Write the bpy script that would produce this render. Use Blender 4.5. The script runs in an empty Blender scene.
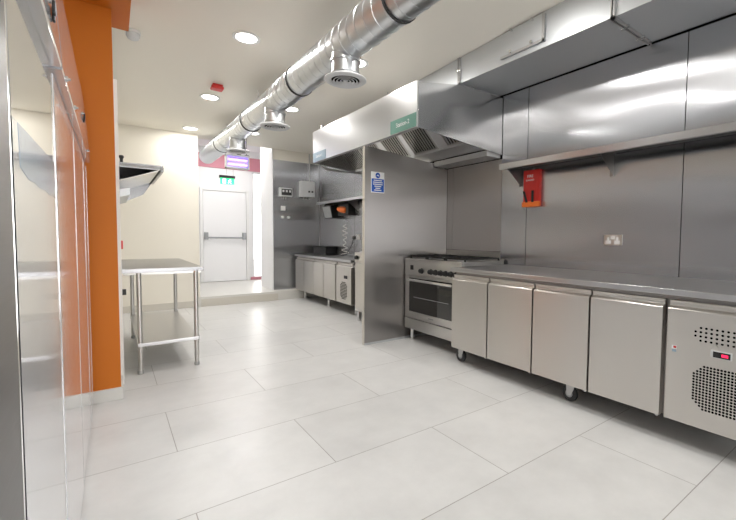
import bpy, bmesh, math, random
from mathutils import Vector, Matrix
random.seed(7)
C = bpy.context.scene.collection
PI = math.pi
ORG = {}

# ------------------------------------------------------------------ materials
def nodes(name):
    m = bpy.data.materials.new(name); m.use_nodes = True
    nt = m.node_tree
    return m, nt, nt.nodes['Principled BSDF']

def plain(name, col, rough=0.5, metal=0.0, bump=0.0, scale=60.0, spec=0.5, coat=0.0, vary=0.0):
    m, nt, b = nodes(name)
    b.inputs['Base Color'].default_value = (*col, 1)
    b.inputs['Roughness'].default_value = rough
    b.inputs['Metallic'].default_value = metal
    b.inputs['Specular IOR Level'].default_value = spec
    b.inputs['Coat Weight'].default_value = coat
    tc = nt.nodes.new('ShaderNodeTexCoord')
    n = nt.nodes.new('ShaderNodeTexNoise'); n.inputs['Scale'].default_value = scale
    nt.links.new(tc.outputs['Object'], n.inputs['Vector'])
    if bump:
        bp = nt.nodes.new('ShaderNodeBump'); bp.inputs['Strength'].default_value = bump
        bp.inputs['Distance'].default_value = 0.002
        nt.links.new(n.outputs['Fac'], bp.inputs['Height']); nt.links.new(bp.outputs['Normal'], b.inputs['Normal'])
    mr = nt.nodes.new('ShaderNodeMapRange')
    mr.inputs['To Min'].default_value = max(0.0, rough - 0.04 - vary); mr.inputs['To Max'].default_value = min(1, rough + 0.04 + vary)
    nt.links.new(n.outputs['Fac'], mr.inputs['Value']); nt.links.new(mr.outputs['Result'], b.inputs['Roughness'])
    return m

def steel(name, col=(0.60, 0.59, 0.575), rough=0.3, aniso=0.6, tangent=(0.03, 0.02, 1.0), wave=0.0, wscale=(0.6, 0.35, 1.6), grain=(3, 3, 220)):
    m, nt, b = nodes(name)
    b.inputs['Base Color'].default_value = (*col, 1)
    b.inputs['Metallic'].default_value = 1.0
    b.inputs['Anisotropic'].default_value = aniso
    L = nt.links
    cx = nt.nodes.new('ShaderNodeCombineXYZ')
    for i, v in enumerate(tangent): cx.inputs[i].default_value = v
    L.new(cx.outputs[0], b.inputs['Tangent'])
    geo = nt.nodes.new('ShaderNodeNewGeometry')
    mp = nt.nodes.new('ShaderNodeMapping'); mp.inputs['Scale'].default_value = grain
    L.new(geo.outputs['Position'], mp.inputs['Vector'])
    n = nt.nodes.new('ShaderNodeTexNoise'); n.inputs['Scale'].default_value = 1.0; n.inputs['Detail'].default_value = 3
    L.new(mp.outputs[0], n.inputs['Vector'])
    mr = nt.nodes.new('ShaderNodeMapRange'); mr.inputs['To Min'].default_value = rough * 0.96; mr.inputs['To Max'].default_value = rough * 1.04
    L.new(n.outputs['Fac'], mr.inputs['Value']); L.new(mr.outputs[0], b.inputs['Roughness'])
    if wave:
        mp2 = nt.nodes.new('ShaderNodeMapping'); mp2.inputs['Scale'].default_value = wscale
        L.new(geo.outputs['Position'], mp2.inputs['Vector'])
        n2 = nt.nodes.new('ShaderNodeTexNoise'); n2.inputs['Scale'].default_value = 1.0; n2.inputs['Detail'].default_value = 1.0
        L.new(mp2.outputs[0], n2.inputs['Vector'])
        bp = nt.nodes.new('ShaderNodeBump'); bp.inputs['Strength'].default_value = 1.0; bp.inputs['Distance'].default_value = wave
        L.new(n2.outputs['Fac'], bp.inputs['Height']); L.new(bp.outputs['Normal'], b.inputs['Normal'])
    return m

def emis(name, col, strength):
    m, nt, b = nodes(name)
    b.inputs['Base Color'].default_value = (*col, 1)
    b.inputs['Emission Color'].default_value = (*col, 1)
    b.inputs['Emission Strength'].default_value = strength
    b.inputs['Roughness'].default_value = 0.4
    return m

def floor_material():
    m, nt, b = nodes('floor_tiles')
    L = nt.links
    geo = nt.nodes.new('ShaderNodeNewGeometry')
    mp = nt.nodes.new('ShaderNodeMapping')
    W, LEN, X0, Y0 = 0.5787, 1.276, 0.8952, 2.3627
    mp.inputs['Location'].default_value = (-X0 + 10 * LEN, -(Y0 - W) + 11 * W, 0)
    L.new(geo.outputs['Position'], mp.inputs['Vector'])
    br = nt.nodes.new('ShaderNodeTexBrick')
    br.offset = 0.5; br.offset_frequency = 2; br.squash = 1
    br.inputs['Scale'].default_value = 1.0
    br.inputs['Mortar Size'].default_value = 0.0022
    br.inputs['Mortar Smooth'].default_value = 0.1
    br.inputs['Brick Width'].default_value = LEN
    br.inputs['Row Height'].default_value = W
    br.inputs['Color1'].default_value = (0.62, 0.62, 0.615, 1)
    br.inputs['Color2'].default_value = (0.585, 0.585, 0.58, 1)
    br.inputs['Mortar'].default_value = (0.30, 0.29, 0.275, 1)
    L.new(mp.outputs[0], br.inputs['Vector'])
    n = nt.nodes.new('ShaderNodeTexNoise'); n.inputs['Scale'].default_value = 3.0; n.inputs['Detail'].default_value = 6; n.inputs['Roughness'].default_value = 0.65
    L.new(geo.outputs['Position'], n.inputs['Vector'])
    mr = nt.nodes.new('ShaderNodeMapRange'); mr.inputs['From Min'].default_value = 0.3; mr.inputs['From Max'].default_value = 0.7
    mr.inputs['To Min'].default_value = 0.90; mr.inputs['To Max'].default_value = 1.05
    L.new(n.outputs['Fac'], mr.inputs['Value'])
    mx = nt.nodes.new('ShaderNodeMix'); mx.data_type = 'RGBA'; mx.blend_type = 'MULTIPLY'; mx.inputs['Factor'].default_value = 1
    L.new(br.outputs['Color'], mx.inputs['A']); L.new(mr.outputs[0], mx.inputs['B'])
    L.new(mx.outputs['Result'], b.inputs['Base Color'])
    mr2 = nt.nodes.new('ShaderNodeMapRange'); mr2.inputs['To Min'].default_value = 0.22; mr2.inputs['To Max'].default_value = 0.42
    L.new(n.outputs['Fac'], mr2.inputs['Value']); L.new(mr2.outputs[0], b.inputs['Roughness'])
    bp = nt.nodes.new('ShaderNodeBump'); bp.inputs['Distance'].default_value = 0.001; bp.inputs['Strength'].default_value = 0.5; bp.invert = True
    L.new(br.outputs['Fac'], bp.inputs['Height']); L.new(bp.outputs['Normal'], b.inputs['Normal'])
    b.inputs['Specular IOR Level'].default_value = 0.5
    return m

def glass_material(name):
    m, nt, b = nodes(name)
    nt.nodes.remove(b)
    out = [n for n in nt.nodes if n.type == 'OUTPUT_MATERIAL'][0]
    tr = nt.nodes.new('ShaderNodeBsdfTransparent'); gl = nt.nodes.new('ShaderNodeBsdfGlossy'); gl.inputs['Roughness'].default_value = 0.02
    fr = nt.nodes.new('ShaderNodeFresnel'); fr.inputs['IOR'].default_value = 1.45
    mx = nt.nodes.new('ShaderNodeMixShader')
    nt.links.new(fr.outputs[0], mx.inputs[0]); nt.links.new(tr.outputs[0], mx.inputs[1]); nt.links.new(gl.outputs[0], mx.inputs[2])
    nt.links.new(mx.outputs[0], out.inputs['Surface'])
    return m

M = dict(
    floor=floor_material(),
    cream=plain('cream_paint', (0.79, 0.755, 0.675), 0.6, bump=0.05, scale=120),
    ceil=plain('ceiling_paint', (0.86, 0.825, 0.75), 0.7, bump=0.03, scale=120),
    white=plain('white_paint', (0.84, 0.84, 0.85), 0.45),
    orange=plain('orange_paint', (0.55, 0.15, 0.010), 0.5, bump=0.03, scale=90, spec=0.3),
    skirt=plain('skirting_tile', (0.60, 0.57, 0.51), 0.4),
    skirtp=plain('pale_skirting', (0.66, 0.65, 0.62), 0.4),
    wallsteel=steel('cladding_steel', (0.46, 0.466, 0.485), 0.25, 1.0, tangent=(0.7, 0.7, 0.02), wave=0.016, wscale=(0.7, 0.7, 2.0)),
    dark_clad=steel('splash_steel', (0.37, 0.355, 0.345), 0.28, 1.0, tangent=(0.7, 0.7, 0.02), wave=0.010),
    hoodsteel=steel('hood_steel', (0.72, 0.72, 0.725), 0.31, 0.5, tangent=(0.03, 0.02, 1.0), grain=(0.5, 0.5, 2)),
    steel=steel('brushed_steel', (0.61, 0.595, 0.575), 0.30, 0.6),
    doorsteel=steel('door_steel', (0.64, 0.615, 0.58), 0.33, 0.75),
    topsteel=steel('worktop_steel', (0.56, 0.56, 0.57), 0.28, 0.5, tangent=(0.05, 0.02, 1)),
    darksteel=steel('end_cabinet_steel', (0.05, 0.045, 0.045), 0.33, 0.6),
    mirror=steel('polished_steel', (0.80, 0.79, 0.785), 0.05, 0.0),
    fascia=steel('fascia_steel', (0.78, 0.78, 0.79), 0.10, 0.0),
    film=plain('film_over_steel', (0.80, 0.815, 0.85), 0.10, 0.62),
    loosefilm=plain('loose_blue_film', (0.36, 0.48, 0.62), 0.16, 0.45),
    hoodend=steel('hood_end_steel', (0.64, 0.635, 0.63), 0.20, 0.5, tangent=(0.7, 0.7, 0.02), grain=(0.5, 0.5, 2), wave=0.05, wscale=(1.6, 1.0, 1.6)),
    galv=steel('galvanised_steel', (0.66, 0.68, 0.70), 0.30, 0.0, wave=0.006, wscale=(4, 6, 4)),
    galvduct=plain('galvanised_sheet', (0.62, 0.64, 0.66), 0.42, 0.85),
    chrome=plain('chrome', (0.75, 0.75, 0.75), 0.12, 1.0),
    zinc=plain('zinc_fittings', (0.50, 0.50, 0.50), 0.4, 0.9),
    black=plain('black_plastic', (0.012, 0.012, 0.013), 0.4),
    iron=plain('cast_iron', (0.02, 0.02, 0.02), 0.55, bump=0.2, scale=200),
    rubber=plain('rubber', (0.03, 0.03, 0.032), 0.6),
    dark=plain('dark_recess', (0.004, 0.004, 0.004), 0.9, spec=0.05),
    grey=plain('grey_plastic', (0.32, 0.33, 0.34), 0.5),
    lightgrey=plain('light_grey_plastic', (0.62, 0.63, 0.64), 0.45),
    whitep=plain('white_plastic', (0.82, 0.82, 0.81), 0.35),
    red=plain('red_plastic', (0.62, 0.025, 0.02), 0.35),
    pink=plain('red_beam_paint', (0.60, 0.24, 0.30), 0.5),
    green=plain('green_sign', (0.16, 0.33, 0.27), 0.3),
    bluegrey=plain('blue_grey_sign', (0.30, 0.40, 0.48), 0.3),
    blue=plain('blue_sign', (0.01, 0.10, 0.50), 0.35),
    signwhite=plain('sign_white', (0.85, 0.86, 0.87), 0.35),
    ovenglass=plain('oven_glass', (0.015, 0.014, 0.013), 0.04, spec=0.8),
    orangep=plain('orange_plastic', (0.75, 0.16, 0.02), 0.4),
    trunk=plain('white_trunking', (0.80, 0.79, 0.77), 0.35),
    lamp=emis('lamp_diffuser', (1.0, 0.97, 0.92), 9.0),
    tube=emis('violet_tube', (0.36, 0.22, 1.0), 4.0),
    exitgreen=emis('exit_green', (0.05, 0.75, 0.28), 1.3),
    exitwhite=emis('exit_white', (0.85, 1.0, 0.9), 1.6),
    led=emis('red_digits', (0.85, 0.02, 0.09), 1.0),
    glass=glass_material('clear_glass'),
    pave=plain('outside_paving', (0.7, 0.7, 0.7), 0.8),
    cord=plain('cord_white', (0.65, 0.63, 0.58), 0.5),
)

# ------------------------------------------------------------------ geometry helpers
class MB:
    def __init__(self): self.bm = bmesh.new(); self.mi = 0
    def _merge(self, t):
        for f in t.faces: f.material_index = self.mi
        me = bpy.data.meshes.new('tmp'); t.to_mesh(me); t.free()
        self.bm.from_mesh(me); bpy.data.meshes.remove(me)
        return self
    def box(self, x0, x1, y0, y1, z0, z1, bev=0.0, seg=2):
        t = bmesh.new(); bmesh.ops.create_cube(t, size=1)
        for v in t.verts:
            v.co = Vector(((x0 + x1) / 2 + v.co.x * (x1 - x0), (y0 + y1) / 2 + v.co.y * (y1 - y0), (z0 + z1) / 2 + v.co.z * (z1 - z0)))
        if bev: bmesh.ops.bevel(t, geom=t.edges[:], offset=bev, segments=seg, profile=0.5, affect='EDGES')
        return self._merge(t)
    def prism(self, pts, vec, bev=0.0):
        t = bmesh.new(); vec = Vector(vec)
        a = [t.verts.new(Vector(p)) for p in pts]; b = [t.verts.new(Vector(p) + vec) for p in pts]
        n = len(a)
        t.faces.new(a); t.faces.new(b[::-1])
        for i in range(n): t.faces.new((a[i], b[i], b[(i + 1) % n], a[(i + 1) % n]))
        bmesh.ops.recalc_face_normals(t, faces=t.faces[:])
        if bev: bmesh.ops.bevel(t, geom=t.edges[:], offset=bev, segments=2, profile=0.5, affect='EDGES')
        return self._merge(t)
    def cyl(self, p0, p1, r, seg=24, r2=None, cap=True):
        p0, p1 = Vector(p0), Vector(p1); d = p1 - p0
        t = bmesh.new()
        bmesh.ops.create_cone(t, cap_ends=cap, segments=seg, radius1=r, radius2=r if r2 is None else r2, depth=d.length)
        bmesh.ops.transform(t, matrix=Matrix.Translation((p0 + p1) / 2) @ d.to_track_quat('Z', 'Y').to_matrix().to_4x4(), verts=t.verts[:])
        return self._merge(t)
    def lathe(self, prof, p, axis=(0, 0, 1), seg=32):
        t = bmesh.new(); rings = []
        for r, h in prof:
            rings.append([t.verts.new((r * math.cos(2 * PI * i / seg), r * math.sin(2 * PI * i / seg), h)) for i in range(seg)])
        for a, b in zip(rings, rings[1:]):
            for i in range(seg): t.faces.new((a[i], a[(i + 1) % seg], b[(i + 1) % seg], b[i]))
        o0, o1 = prof[0][0] > 1e-4, prof[-1][0] > 1e-4
        if o0 and o1:
            a, b = rings[-1], rings[0]
            for i in range(seg): t.faces.new((a[i], a[(i + 1) % seg], b[(i + 1) % seg], b[i]))
        elif o0: t.faces.new(rings[0][::-1])
        elif o1: t.faces.new(rings[-1])
        bmesh.ops.remove_doubles(t, verts=t.verts[:], dist=1e-6)
        bmesh.ops.recalc_face_normals(t, faces=t.faces[:])
        bmesh.ops.transform(t, matrix=Matrix.Translation(p) @ Vector(axis).to_track_quat('Z', 'Y').to_matrix().to_4x4(), verts=t.verts[:])
        return self._merge(t)
    def tube(self, pts, r, seg=8):
        t = bmesh.new(); pts = [Vector(p) for p in pts]; rings = []
        up = Vector((0.123, 0.05, 1)).normalized()
        for i, p in enumerate(pts):
            d = (pts[min(i + 1, len(pts) - 1)] - pts[max(i - 1, 0)]).normalized()
            u = up - d * up.dot(d)
            if u.length < 1e-3: u = Vector((1, 0, 0)) - d * d.x
            u.normalize(); v = d.cross(u); up = u
            rings.append([t.verts.new(p + r * (math.cos(2 * PI * k / seg) * u + math.sin(2 * PI * k / seg) * v)) for k in range(seg)])
        for a, b in zip(rings, rings[1:]):
            for k in range(seg): t.faces.new((a[k], a[(k + 1) % seg], b[(k + 1) % seg], b[k]))
        t.faces.new(rings[0][::-1]); t.faces.new(rings[-1])
        bmesh.ops.recalc_face_normals(t, faces=t.faces[:])
        return self._merge(t)
    def text(self, s, size, origin, right, up, depth=0.0006, align='CENTER'):
        cu = bpy.data.curves.new('tmp_text', 'FONT'); cu.body = s; cu.size = size
        cu.align_x = align; cu.align_y = 'CENTER'; cu.extrude = depth
        ob = bpy.data.objects.new('tmp_text', cu); C.objects.link(ob)
        dg = bpy.context.evaluated_depsgraph_get()
        me = bpy.data.meshes.new_from_object(ob.evaluated_get(dg))
        right, up = Vector(right).normalized(), Vector(up).normalized(); n = right.cross(up)
        me.transform(Matrix(((right.x, up.x, n.x, origin[0]), (right.y, up.y, n.y, origin[1]), (right.z, up.z, n.z, origin[2]), (0, 0, 0, 1))))
        t = bmesh.new(); t.from_mesh(me)
        bpy.data.objects.remove(ob); bpy.data.curves.remove(cu); bpy.data.meshes.remove(me)
        return self._merge(t)

def put(name, mb, mats, parent=None, origin=None, label=None):
    bm = mb.bm
    xs = [v.co for v in bm.verts]
    lo = [min(c[i] for c in xs) for i in range(3)]; hi = [max(c[i] for c in xs) for i in range(3)]
    if parent is not None: o0 = ORG[parent.name]
    elif origin is not None: o0 = Vector(origin)
    else: o0 = Vector(((lo[0] + hi[0]) / 2, (lo[1] + hi[1]) / 2, lo[2]))
    for v in bm.verts: v.co -= o0
    me = bpy.data.meshes.new(name); bm.to_mesh(me); bm.free()
    for m in (mats if isinstance(mats, (list, tuple)) else [mats]): me.materials.append(M[m])
    for p in me.polygons: p.use_smooth = True
    me.set_sharp_from_angle(angle=math.radians(38))
    ob = bpy.data.objects.new(name, me); C.objects.link(ob)
    if len(me.polygons) < 4000:
        wn = ob.modifiers.new('weighted_normals', 'WEIGHTED_NORMAL'); wn.keep_sharp = True; wn.weight = 90
    if parent is not None: ob.parent = parent
    else: ob.location = o0
    ORG[ob.name] = o0
    if label: ob['label'] = label
    return ob

def tag(o, label, cat, group=None):
    o['label'] = label; o['category'] = cat
    if group: o['group'] = group
    return o
def root(name, loc, label, cat, group=None):
    o = bpy.data.objects.new(name, None); o.empty_display_size = 0.1
    C.objects.link(o); o.location = loc; ORG[o.name] = Vector(loc)
    return tag(o, label, cat, group)
def struct(name, mb, mats, parent=None):
    o = put(name, mb, mats, parent, origin=(0, 0, 0) if parent is None else None)
    if parent is None: o['kind'] = 'structure'
    return o
def copy_tree(o, parent=None):
    c = o.copy(); C.objects.link(c)
    if parent is not None: c.parent = parent
    for ch in list(o.children): copy_tree(ch, c)
    return c

# ------------------------------------------------------------------ the setting
WX = 3.28          # right wall
YB = 7.05          # cream wall at the far end
YS = 7.25          # steel clad far wall
YD = 9.2           # corridor end wall
YR = -2.4          # wall behind
XL = -0.86         # left wall behind the refrigerators
def ceil_z(y): return 2.9 - 0.03 * (y - 1.4)

struct('floor', MB().box(XL - 0.2, WX + 0.2, YR - 0.2, YB, -0.1, 0), 'floor')
struct('floor_corridor', MB().box(1.10, 3.6, YB - 0.02, YD + 0.1, -0.05, 0.155, 0.004), 'skirtp')
struct('ceiling', MB().prism([(XL - 0.2, YR - 0.2, ceil_z(YR - 0.2)), (XL - 0.2, YS + 0.02, ceil_z(YS + 0.02)), (XL - 0.2, YS + 0.02, 3.25), (XL - 0.2, YR - 0.2, 3.25)], (4.9, 0, 0)), 'ceil')
struct('ceiling_corridor', MB().box(0.9, 3.6, YS + 0.021, YD + 0.3, 3.0, 3.25), 'white')
struct('wall_right', MB().box(WX + 0.004, WX + 0.16, YR - 0.2, YS, 0, 3.1), 'cream')
struct('wall_left', MB().box(XL - 0.16, XL, YR - 0.2, 3.37, 0, 3.1), 'cream')
struct('wall_left_far', MB().box(XL, 0.015, 3.62, YB, 0, 3.1), 'cream')
struct('wall_back', MB().box(0.015, 1.13, YB, YB + 0.14, 0, 3.1), 'cream')
struct('wall_corridor_left', MB().box(0.99, 1.13, YB + 0.14, YD, 0, 3.1), 'white')
struct('wall_back_right', MB().box(2.37, WX + 0.1, YS, YS + 0.72, 0, 3.1), ['white'])
struct('wall_corridor_right', MB().box(3.4, 3.54, YS, YD + 0.1, 0, 3.1), 'white')
struct('wall_corridor_end', MB().box(0.99, 2.56, YD, YD + 0.14, 0, 3.1).box(2.56, 2.92, YD, YD + 0.14, 2.56, 3.1).box(2.92, 3.54, YD, YD + 0.14, 0, 3.1).box(2.56, 2.92, YD, YD + 0.14, 0, 0.2), 'white')
struct('trim_1', MB().box(1.131, 3.39, YD - 0.02, YD - 0.001, 2.575, 2.86), 'pink')
# orange pier and beam between the refrigerators and the prep bay
struct('wall_pier', MB().box(XL, 0.033, 3.37, 3.62, 0, 3.1, 0.004), 'orange')
struct('trim_2', MB().box(XL, 0.137, 3.13, 3.66, 2.655, 3.0, 0.004), 'orange')
struct('baseboard_pier', MB().box(XL, 0.045, 3.355, 3.645, 0, 0.085, 0.003), 'skirtp')
struct('baseboard_back', MB().box(0.03, 1.135, YB - 0.014, YB - 0.0005, 0, 0.10, 0.002), 'skirt')
struct('baseboard_step', MB().box(1.137, 2.38, YB - 0.034, YB - 0.021, 0, 0.12, 0.002), 'skirt')
# rear wall; its unseen window is added for soft frontal daylight
struct('wall_rear', MB().box(XL - 0.2, 0.35, YR - 0.16, YR, 0, 3.2).box(0.35, 2.75, YR - 0.16, YR, 2.45, 3.2).box(2.75, WX + 0.2, YR - 0.16, YR, 0, 3.2).box(0.35, 2.75, YR - 0.16, YR, 0, 0.25), 'cream')
w = MB()
for x in (0.35, 1.53, 2.69): w.box(x, x + 0.06, YR - 0.12, YR - 0.05, 0.25, 2.45, 0.004)
for z in (0.25, 2.39): w.box(0.35, 2.75, YR - 0.12, YR - 0.05, z, z + 0.06, 0.004)
win = struct('added_window', w, 'white')
put('pane', MB().box(0.41, 1.53, YR - 0.09, YR - 0.085, 0.31, 2.39).box(1.59, 2.69, YR - 0.09, YR - 0.085, 0.31, 2.39), 'glass', win)
w = MB()
for x in (2.56, 2.89): w.box(x, x + 0.03, YD + 0.03, YD + 0.09, 0.2, 2.56, 0.003)
for z in (0.2, 2.53): w.box(2.56, 2.92, YD + 0.03, YD + 0.09, z, z + 0.03, 0.003)
win2 = struct('window_2', w, 'white')
put('pane', MB().box(2.59, 2.89, YD + 0.055, YD + 0.06, 0.23, 2.53), 'glass', win2)
struct('trim_3', MB().box(2.50, 2.95, YD - 0.03, YD - 0.001, 0.156, 0.215), 'pink')

# corridor door with push bar
d = struct('door_1', MB().box(1.545, 2.405, YD - 0.035, YD - 0.003, 0.165, 2.085, 0.004), 'white')
f = MB()
f.box(1.485, 1.54, YD - 0.05, YD - 0.001, 0.156, 2.145, 0.003).box(2.41, 2.465, YD - 0.05, YD - 0.001, 0.156, 2.145, 0.003).box(1.54, 2.41, YD - 0.05, YD - 0.001, 2.09, 2.145, 0.003)
put('door_frame', f, 'whitep', d)
h = MB()
h.box(1.56, 1.63, YD - 0.11, YD - 0.036, 1.06, 1.21, 0.006).box(2.32, 2.39, YD - 0.11, YD - 0.036, 1.06, 1.21, 0.006)
h.cyl((1.60, YD - 0.09, 1.10), (2.35, YD - 0.09, 1.10), 0.017, 14)
put('push_bar', h, 'grey', d, label='grey push bar')

# stainless cladding sheets on the right wall and the far wall
n = 4
def sheet(y0, y1, z0, z1, mat):
    global n
    struct('trim_%d' % n, MB().box(WX - 0.003, WX + 0.003, y0 + 0.0028, y1 - 0.0028, z0, z1), mat); n += 1
struct('trim_30', MB().box(WX + 0.0031, WX + 0.0039, YR + 0.01, YS - 0.01, 0.1, 2.75), 'dark')
for a, b in ((YR + 0.01, -1.53), (-1.53, -0.21), (-0.21, 1.11), (1.11, 2.43), (2.43, 2.742)): sheet(a, b, 0.09, 2.60, 'wallsteel')
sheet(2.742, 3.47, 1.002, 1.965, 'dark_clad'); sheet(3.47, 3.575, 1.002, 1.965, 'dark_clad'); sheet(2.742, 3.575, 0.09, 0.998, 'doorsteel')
for a, b in ((3.62, 4.75), (4.75, 5.85), (5.85, YS - 0.004)): sheet(a, b, 0.09, 2.55, 'wallsteel')
struct('trim_%d' % n, MB().box(2.375, WX - 0.006, YS - 0.006, YS - 0.001, 0.0, 2.53, 0.0012, 1), 'wallsteel'); n += 1
struct('trim_%d' % n, MB().box(2.375, WX - 0.006, YS - 0.004, YS - 0.001, 2.532, 2.78), 'cream'); n += 1
struct('trim_%d' % n, MB().box(2.355, 2.372, YS - 0.02, YS + 0.02, 0.156, 2.75, 0.002), 'white'); n += 1

# ------------------------------------------------------------------ ceiling fittings
def make_downlight():
    t = root('downlight', (0, 0, 0), 'x', 'ceiling light', 'recessed round downlights')
    put('trim_ring', MB().lathe([(0.085, -0.004), (0.105, -0.008), (0.112, -0.004), (0.112, 0.004), (0.085, 0.004)], (0, 0, 0), seg=40), 'whitep', t)
    put('diffuser', MB().lathe([(0.0, -0.003), (0.086, -0.003), (0.086, 0.003), (0.0, 0.003)], (0, 0, 0), seg=40), 'lamp', t)
    return t
dl = make_downlight()
spots = [
    (0.962, 3.595, 'nearest round recessed downlight left of the round duct'),
    (0.976, 5.225, 'round recessed downlight just below the red detector in the photo'),
    (0.985, 6.73, 'round recessed downlight nearest the top of the cream back wall'),
    (1.961, 3.459, 'round downlight right of the duct, beside the nearest round diffuser'),
    (1.905, 5.075, 'round downlight right of the duct, beside the middle round diffuser'),
    (1.812, 6.456, 'round downlight right of the duct, beside the farthest round diffuser'),
]
BACK = 'round recessed downlight in the ceiling behind the viewpoint'
for x in (0.95, 1.98):
    for y in (1.93, 0.28, -1.37): spots.append((x, y, BACK))
spots.append((1.95, 8.2, 'bright downlight in the corridor ceiling before the far door'))
for i, (x, y, lb) in enumerate(spots):
    o = dl if i == 0 else copy_tree(dl)
    zc = ceil_z(y) if y < 8 else 3.0
    o.location = (x, y, zc - 0.002); o['label'] = lb
    la = bpy.data.lights.new('downlight_lamp', 'AREA'); la.shape = 'DISK'; la.size = 0.17; la.energy = 9.5 if y < 8 else 15; la.color = (1.0, 0.975, 0.94)
    lo = bpy.data.objects.new('downlight_lamp', la); C.objects.link(lo); lo.location = (x, y, zc - 0.016)

z = ceil_z(4.80)
t = root('heat_detector', (0.969, 4.80, z - 0.055), 'red square alarm unit on the cream ceiling', 'fire alarm')
put('base', MB().box(0.92, 1.02, 4.755, 4.845, z - 0.022, z - 0.001, 0.005), 'red', t)
put('housing', MB().box(0.908, 1.03, 4.745, 4.855, z - 0.055, z - 0.022, 0.012), 'red', t)
z = ceil_z(4.03)
t = root('smoke_detector', (0.18, 4.03, z - 0.05), 'small white dome detector on the ceiling near the orange beam', 'smoke detector')
put('base', MB().lathe([(0.0, 0), (0.055, 0), (0.055, -0.018), (0.0, -0.018)], (0.18, 4.03, z - 0.001)), 'whitep', t)
put('dome', MB().lathe([(0.048, -0.018), (0.050, -0.038), (0.040, -0.060), (0.02, -0.070), (0.0, -0.072)], (0.18, 4.03, z - 0.001)), 'lightgrey', t)

# round spiral duct
DX, DZ, DR = 1.38, 2.53, 0.126
t = root('round_duct', (DX, 3.5, DZ - DR), 'long round galvanised ventilation duct running under the ceiling', 'duct')
prof = []
y = -1.6
dm = MB().cyl((DX, -1.6, DZ), (DX, 7.7, DZ), DR, 48)
dm.cyl((DX, 7.66, DZ), (DX, 7.7, DZ), DR + 0.006, 48)
put('pipe', dm, 'galv', t)
hel = []
yy = -1.55
while yy < 7.6:
    a = 2 * PI * (yy / 0.105)
    hel.append((DX + (DR + 0.0005) * math.cos(a), yy, DZ + (DR + 0.0005) * math.sin(a))); yy += 0.105 / 26
put('spiral_seam', MB().tube(hel, 0.0028, 5), 'galv', t)
for yj in (0.3, 1.93, 3.46, 4.99, 6.5):
    put('joint_seal', MB().lathe([(DR + 0.001, -0.010), (DR + 0.007, -0.010), (DR + 0.007, 0.010), (DR + 0.001, 0.010)], (DX, yj, DZ), (0, 1, 0), 48), 'rubber', t, label='black rubber joint seal')
for yd in (2.60, 4.13, 5.64):
    s = put('spigot', MB().cyl((DX, yd, DZ - 0.245), (DX, yd, DZ - 0.05), 0.098, 36)
            .lathe([(0.098, -0.006), (0.104, -0.006), (0.104, 0.006), (0.098, 0.006)], (DX, yd, DZ - 0.215), seg=36)
            .lathe([(0.098, -0.006), (0.108, -0.006), (0.108, 0.006), (0.098, 0.006)], (DX, yd, DZ - 0.13), seg=36), 'galv', t)
    g = MB()
    zb = DZ - 0.258
    g.lathe([(0.100, 0.012), (0.140, 0.012), (0.150, 0.006), (0.150, -0.001), (0.135, -0.010), (0.115, -0.012), (0.104, -0.006), (0.100, 0.004)], (DX, yd, zb), seg=44)
    for r in (0.078, 0.054, 0.030): g.lathe([(r, -0.004), (r + 0.010, -0.013), (r + 0.013, -0.012), (r + 0.004, 0.000)], (DX, yd, zb), seg=36)
    g.lathe([(0, -0.012), (0.014, -0.012), (0.018, -0.004), (0, -0.002)], (DX, yd, zb), seg=24)
    g.mi = 1; g.lathe([(0, 0.001), (0.0995, 0.001), (0.0995, 0.005), (0, 0.005)], (DX, yd, zb), seg=36)
    put('diffuser', g, ['lightgrey', 'dark'], s, label='round grey louvred diffuser')
for yh in (0.2, 4.7, 6.2):
    hm = MB().cyl((DX, yh, DZ + DR), (DX, yh, ceil_z(yh)), 0.004, 8).lathe([(DR + 0.0008, -0.012), (DR + 0.0025, -0.012), (DR + 0.0025, 0.012), (DR + 0.0008, 0.012)], (DX, yh, DZ), (0, 1, 0), 48)
    put('hanger', hm, 'zinc', t)

# insect killer hung from the ceiling
x0, x1, yk, z0, z1 = 1.37, 1.70, 6.3, 2.14, 2.345
t = root('insect_killer', ((x0 + x1) / 2, yk, z0), 'glowing violet insect killer hanging below the far end of the duct', 'insect killer')
put('housing', MB().box(x0, x0 + 0.022, yk - 0.05, yk + 0.05, z0, z1, 0.004).box(x1 - 0.022, x1, yk - 0.05, yk + 0.05, z0, z1, 0.004)
    .box(x0, x1, yk - 0.055, yk + 0.055, z1 - 0.03, z1, 0.004).box(x0, x1, yk - 0.055, yk + 0.055, z0, z0 + 0.022, 0.004).box(x0 + 0.02, x1 - 0.02, yk + 0.035, yk + 0.045, z0 + 0.02, z1 - 0.02), 'lightgrey', t)
for zz in (z0 + 0.065, z0 + 0.135): put('tube', MB().cyl((x0 + 0.022, yk, zz), (x1 - 0.022, yk, zz), 0.015, 14), 'tube', t, label='glowing violet tube')
g = MB()
for k in range(17): g.cyl((x0 + 0.03 + k * 0.0168, yk - 0.045, z0 + 0.02), (x0 + 0.03 + k * 0.0168, yk - 0.045, z1 - 0.03), 0.0013, 6)
put('guard_grille', g, 'chrome', t)
for xx in (1.56, x1 - 0.03):
    put('hanger', MB().cyl((xx, yk, z1), (xx, yk, ceil_z(yk)), 0.004, 8).box(xx - 0.03, xx + 0.03, yk - 0.02, yk + 0.02, z1, z1 + 0.015, 0.004), 'black', t)

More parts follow.
